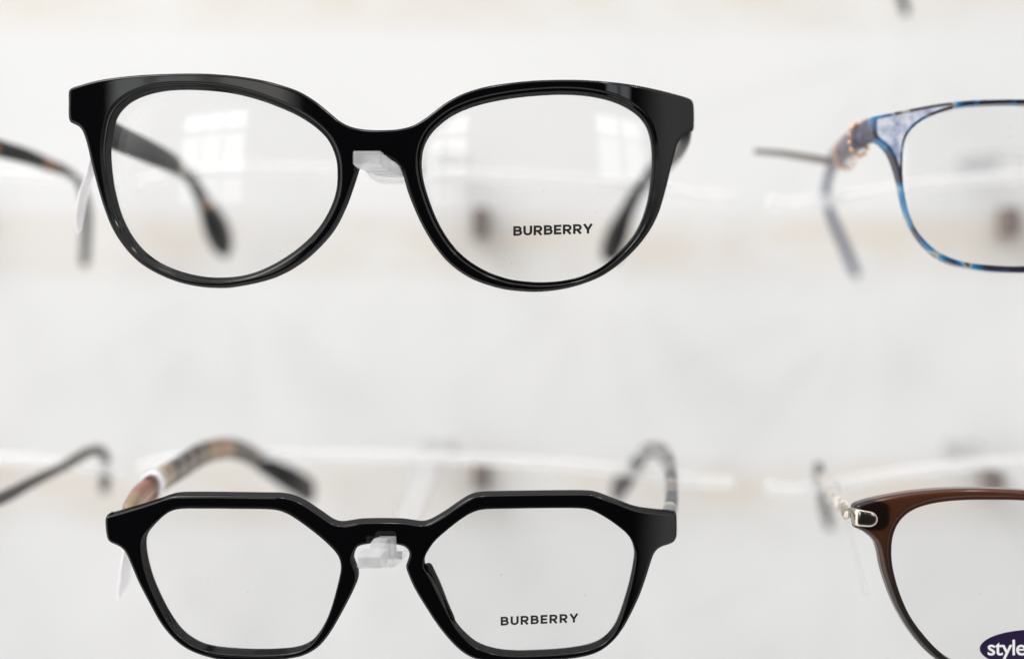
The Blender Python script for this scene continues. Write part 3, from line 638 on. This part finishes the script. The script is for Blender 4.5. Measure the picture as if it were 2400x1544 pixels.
# 4. brown pair with metal end, lower row right
frn = Front(RCX, 1330, 1.0, 3.9, slope=.05, R=800, endk=.8, rise=.05)
def core_brown(p, do, dh):
    px = 1200+p[:, 0]*FPX/(D0+3); py = 772-p[:, 1]*FPX/(D0+3)
    q = np.maximum(np.abs(px-2035)/46, np.abs(py-1208)/34); r_ = ((np.abs(px-2030)/58)**4+(np.abs(py-1210)/36)**4)
    a = np.clip((1.15-r_)/.3, 0, 1)
    b = .85*np.clip(1-np.abs(dh-.9)/.55, 0, 1)*np.clip((1420-py)/120, 0, 1)*np.clip((2210-px)/50, 0, 1)
    return {'dark': np.maximum(a, b)}
g4 = make_glasses(P(RCX, 1350, 5), 'translucent brown glasses with silver metal ends and a purple oval sticker, lower right')
n_out = BR_HALF_OUT+mirror(BR_HALF_OUT[::-1], RCX)
f4, l4, H4 = add_front(g4, frn, n_out, [BR_H, mirror(BR_H, RCX)], M_brown, 1.3, .3, 1.2, .22, core=core_brown, grid=.7)
# metal end piece: flat plate on the front that wraps round into the temple
pl = part_sweep('metal_end', M_silver, g4, [(2057, 1218, .2), (2030, 1215, .3), (2010, 1212, .7), (1999, 1208, 3), (1990, 1200, 9), (1977, 1189, 17)],
                [3.3, 3.6, 3.8, 3.9, 3.8, 3.5], [1.2]*6, T=(.15, 1, 0), round_ends=True, power=2.6, nsec=28); under(g4, pl)
temple(g4, [(1983, 1194, 14), (1966, 1176, 25), (1948, 1156, 40), (1934, 1134, 58), (1925, 1112, 76)], [3.6, 3.3, 3.0, 2.9, 2.6], [1.8, 2.2, 2.6, 2.4, 2.2], M_pale)
temple(g4, [(1926, 1116, 72), (1919, 1094, 88), (1919, 1110, 100), (1926, 1150, 112), (1936, 1196, 126), (1944, 1234, 138)], [2.6, 3.2, 3.6, 4.2, 4.4, 3.8], [2.2, 2.8, 3, 3.4, 3.4, 2.8], M_char, 'temple_tip')
# sticker on its lens
def make_sticker():
    pf, pn = lens_surface(frn, H4[0] if H4[0][:, 0].mean() < H4[1][:, 0].mean() else H4[1])
    def onlens(px, py, off):
        p = np.c_[np.asarray(px, float)-1200, 772-np.asarray(py, float)]; d = np.full(len(p), 1.0)
        for i in range(5): q = p*((D0+d)/FPX)[:, None]; d = pf(q)
        return np.c_[q[:, 0], d-off, q[:, 1]]
    V = []; F = []; mt = []; nr, ns = 8, 72
    for layer, off in ((0, .14), (1, .02)):
        for i in range(nr+1):
            r = i/nr; a = np.arange(ns)*2*math.pi/ns
            V += list(onlens(2428+132*r*np.cos(a), 1519+45*r*np.sin(a), off if layer else off))
    def vid(l, i, j): return l*(nr+1)*ns+i*ns+j % ns
    for l in (0, 1):
        for i in range(nr):
            for j in range(ns):
                f = (vid(l, i, j), vid(l, i, j+1), vid(l, i+1, j+1), vid(l, i+1, j)); F.append(f if l == 0 else f[::-1]); mt.append(0)
    for j in range(ns): F.append((vid(0, nr, j), vid(0, nr, j+1), vid(1, nr, j+1), vid(1, nr, j))); mt.append(0)
    v, f = text_tris('style', 1, 1, .012, .93); lo, hi = v[:, 0].min(), v[:, 0].max(); cap = v[:, 1].max()
    o = len(V); V += list(onlens(2314+(2404-2314)*(v[:, 0]-lo)/(hi-lo), 1533.5-v[:, 1]/cap*36, .17)); F += [tuple(o+i for i in k) for k in f]; mt += [1]*len(f)
    return mesh('sticker', np.array(V), F, smooth=False, mats=mt)
lens_left = min(l4, key=lambda o: o.data.vertices[0].co.x)
link('sticker', make_sticker(), [M_purple, M_white_ink], lens_left)

# 5 and 6. the two pairs cut off at the left: only a temple of each reaches the picture
CX5 = -1075
sh = lambda pts, dx, dy=0: [(x+dx, y+dy) for x, y in pts]
def offset_pair(label, proto_fr, proto_front, proto_lenses, dx_mm, dz_mm, m):
    root = make_glasses((proto_fr.x0+dx_mm, 4, proto_fr.z0+dz_mm), label)
    for src in [proto_front]+proto_lenses:
        c = src.copy(); C.objects.link(c); c.parent = root
        c.location = Vector((dx_mm, 0, dz_mm))*MM-root.location
        if src is proto_front:
            c.data = src.data.copy(); c.data.materials[0] = m
    return root
g5 = offset_pair('dark tortoise glasses cut off by the left edge, upper row, brown flecked temple', fr1, f1, l1, -188.5, -2.0, M_tort)
temple(g5, [(-335, 290, 6), (-200, 305, 26), (-80, 326, 45), (0, 349, 58), (60, 366, 68), (112, 386, 78), (155, 402, 87), (176, 416, 94)], [7.0, 6.4, 5.6, 4.8, 4.4, 3.8, 2.6, 2.0], [3.2]*5+[3, 2.6, 2.2], M_tort)
temple(g5, [(172, 412, 92), (188, 432, 99), (198, 460, 106), (204, 500, 113), (202, 560, 124), (199, 612, 136), (199, 620, 138)], [2.0, 2.4, 2.8, 3.2, 3.6, 3.6, 3.2], [2.2, 2.2, 2.6, 3.0, 3.2, 3.2, 3], M_char, 'temple_tip')
temple(g5, [(-1815, 250, 6), (-1500, 330, 50), (-1250, 400, 96)], [7, 6, 4], [3, 3, 3], M_tort)
temple(g5, [(-1260, 398, 94), (-1180, 470, 112), (-1120, 600, 138)], [4, 5, 5], [3, 3, 3], M_char, 'temple_tip')
g6 = offset_pair('thin dark gunmetal glasses cut off by the left edge, lower row', fr2, f2, l2, -190.0, -6.0, M_gun)
temple(g6, [(-420, 1318, 6), (-250, 1262, 26), (-110, 1209, 43), (0, 1168, 57), (75, 1129, 68), (149, 1092, 80)], [4.4, 4.2, 3.9, 3.7, 3.0, 2.4], [2.4]*6, M_gun)
temple(g6, [(140, 1097, 78), (175, 1077, 86), (205, 1060, 92), (230, 1054, 97), (245, 1068, 103), (248, 1095, 109), (246, 1130, 120), (245, 1148, 130)], [2.4, 2.8, 2.8, 2.8, 2.6, 2.8, 3.6, 3.0], [2.4, 2.6, 2.8, 2.8, 2.8, 3.0, 3.6, 3.0], M_gunbrown, 'temple_tip')
temple(g6, [(-1805, 1290, 6), (-1500, 1170, 50), (-1230, 1080, 96)], [4, 3.4, 3], [2.4]*3, M_gun)
temple(g6, [(-1240, 1082, 94), (-1180, 1090, 108), (-1150, 1140, 130)], [3, 3, 3], [2.6]*3, M_gunbrown, 'temple_tip')
# other temples of the right-hand pairs (outside the picture)
temple(g3, [(3550, 300, 17), (3300, 350, 60), (3120, 410, 95)], [6, 5, 3], [3.4, 4, 2.6], M_bluetemple)
temple(g3, [(3130, 405, 93), (3040, 480, 110), (2940, 640, 142)], [3, 4, 4], [2.4, 3, 3], M_slate, 'temple_tip')
temple(g4, [(3600, 1200, 5), (3300, 1140, 45), (3080, 1100, 88)], [3.6, 3, 3], [2, 2.4, 2.2], M_pale)
temple(g4, [(3090, 1102, 86), (3010, 1130, 108), (2960, 1220, 138)], [3, 4, 4], [2.4, 3, 3], M_char, 'temple_tip')

# 7. a pair in the row above; one dark temple tip hangs into the top of the picture
g7 = empty('eyeglasses', (P(RCX, 450, 17)+[17.5, 0, 92.0]), 'dark glasses of the row above, one temple tip showing at the top right', 'glasses', 'pairs of glasses on the wall display')
for ch in [x for x in S.objects if x.parent is g3]:
    if ch.name.split('.')[0] == 'beaded_ring': continue
    c = ch.copy(); C.objects.link(c); c.parent = g7
    c.location = Vector((17.5, 0, 92.0))*MM-g7.location
    if c.name.split('.')[0] in ('temple', 'temple_tip', 'frame_front'):
        c.data = ch.data.copy(); c.data.materials[0] = M_char

# ------------------------------------------------------------------ tags tied to the temples
def price_tag(label, path, wid, thk, m, T, loops=()):
    root = empty('price_tag', P(*path[0]), label, 'tag', 'tags tied to temples')
    o = part_sweep('tag_strip', m, root, path, wid, thk, T=T, power=6, round_ends=False); under(root, o)
    for (c0, d, rx, rz, dx) in loops:
        c = P(*c0, d); pts = np.array([c+[rx*math.cos(a)+dx*math.sin(a), rx*.35*math.cos(a), rz*math.sin(a)] for a in np.linspace(0, 2*math.pi, 26)])
        V, F, A = sweep_mm(pts, np.full(26, .9), np.full(26, 2.0), T=(.2, 1, .2), nsec=10, power=3, round_ends=False)
        me = mesh('tag_loop', V, F); fixn(me); under(root, link('tag_loop', me, m, root))
    return root
price_tag('pale narrow tag hanging behind the left rim of the large rounded black glasses', [(226, 340, 12), (216, 395, 14), (200, 436, 17), (191, 480, 20), (187, 520, 22), (188, 543, 24)], [3, 3, 3.2, 3.2, 2.8, 1.6], [.7]*6, M_tag, (.9, -.35, 0))
price_tag('pale pointed tag hanging behind the left rim of the low angular black glasses', [(312, 1230, 10), (304, 1280, 12), (296, 1320, 15), (292, 1350, 18), (287, 1380, 21), (277, 1402, 25)], [4, 4.2, 4.4, 4.4, 4.0, .6], [.8]*6, M_tag, (.9, -.35, 0),
          loops=[((352, 1148), 27, 2.6, 4.2, .6)])
price_tag('thin clear tag hanging beside the rim of the brown glasses', [(1972, 1196, 30), (1990, 1240, 30), (2005, 1292, 30), (2018, 1345, 30), (2029, 1390, 30)], [1.2, 1.4, 1.6, 1.6, 1.8], [.5]*5, M_film, (1, 0, .2),
          loops=[((1950, 1156), 38, 2.0, 2.9, .4)])
price_tag('straight brown tag seen edge on, sticking out from the temple of the blue tortoise glasses', [(1768, 355, 66), (1830, 360, 65), (1890, 369, 64), (1950, 379, 62), (1962, 380, 61)], [.7, .95, 1.15, 1.35, 1.35], [6, 6, 6, 6, 6], M_tagbrown, (0, 1, 0))
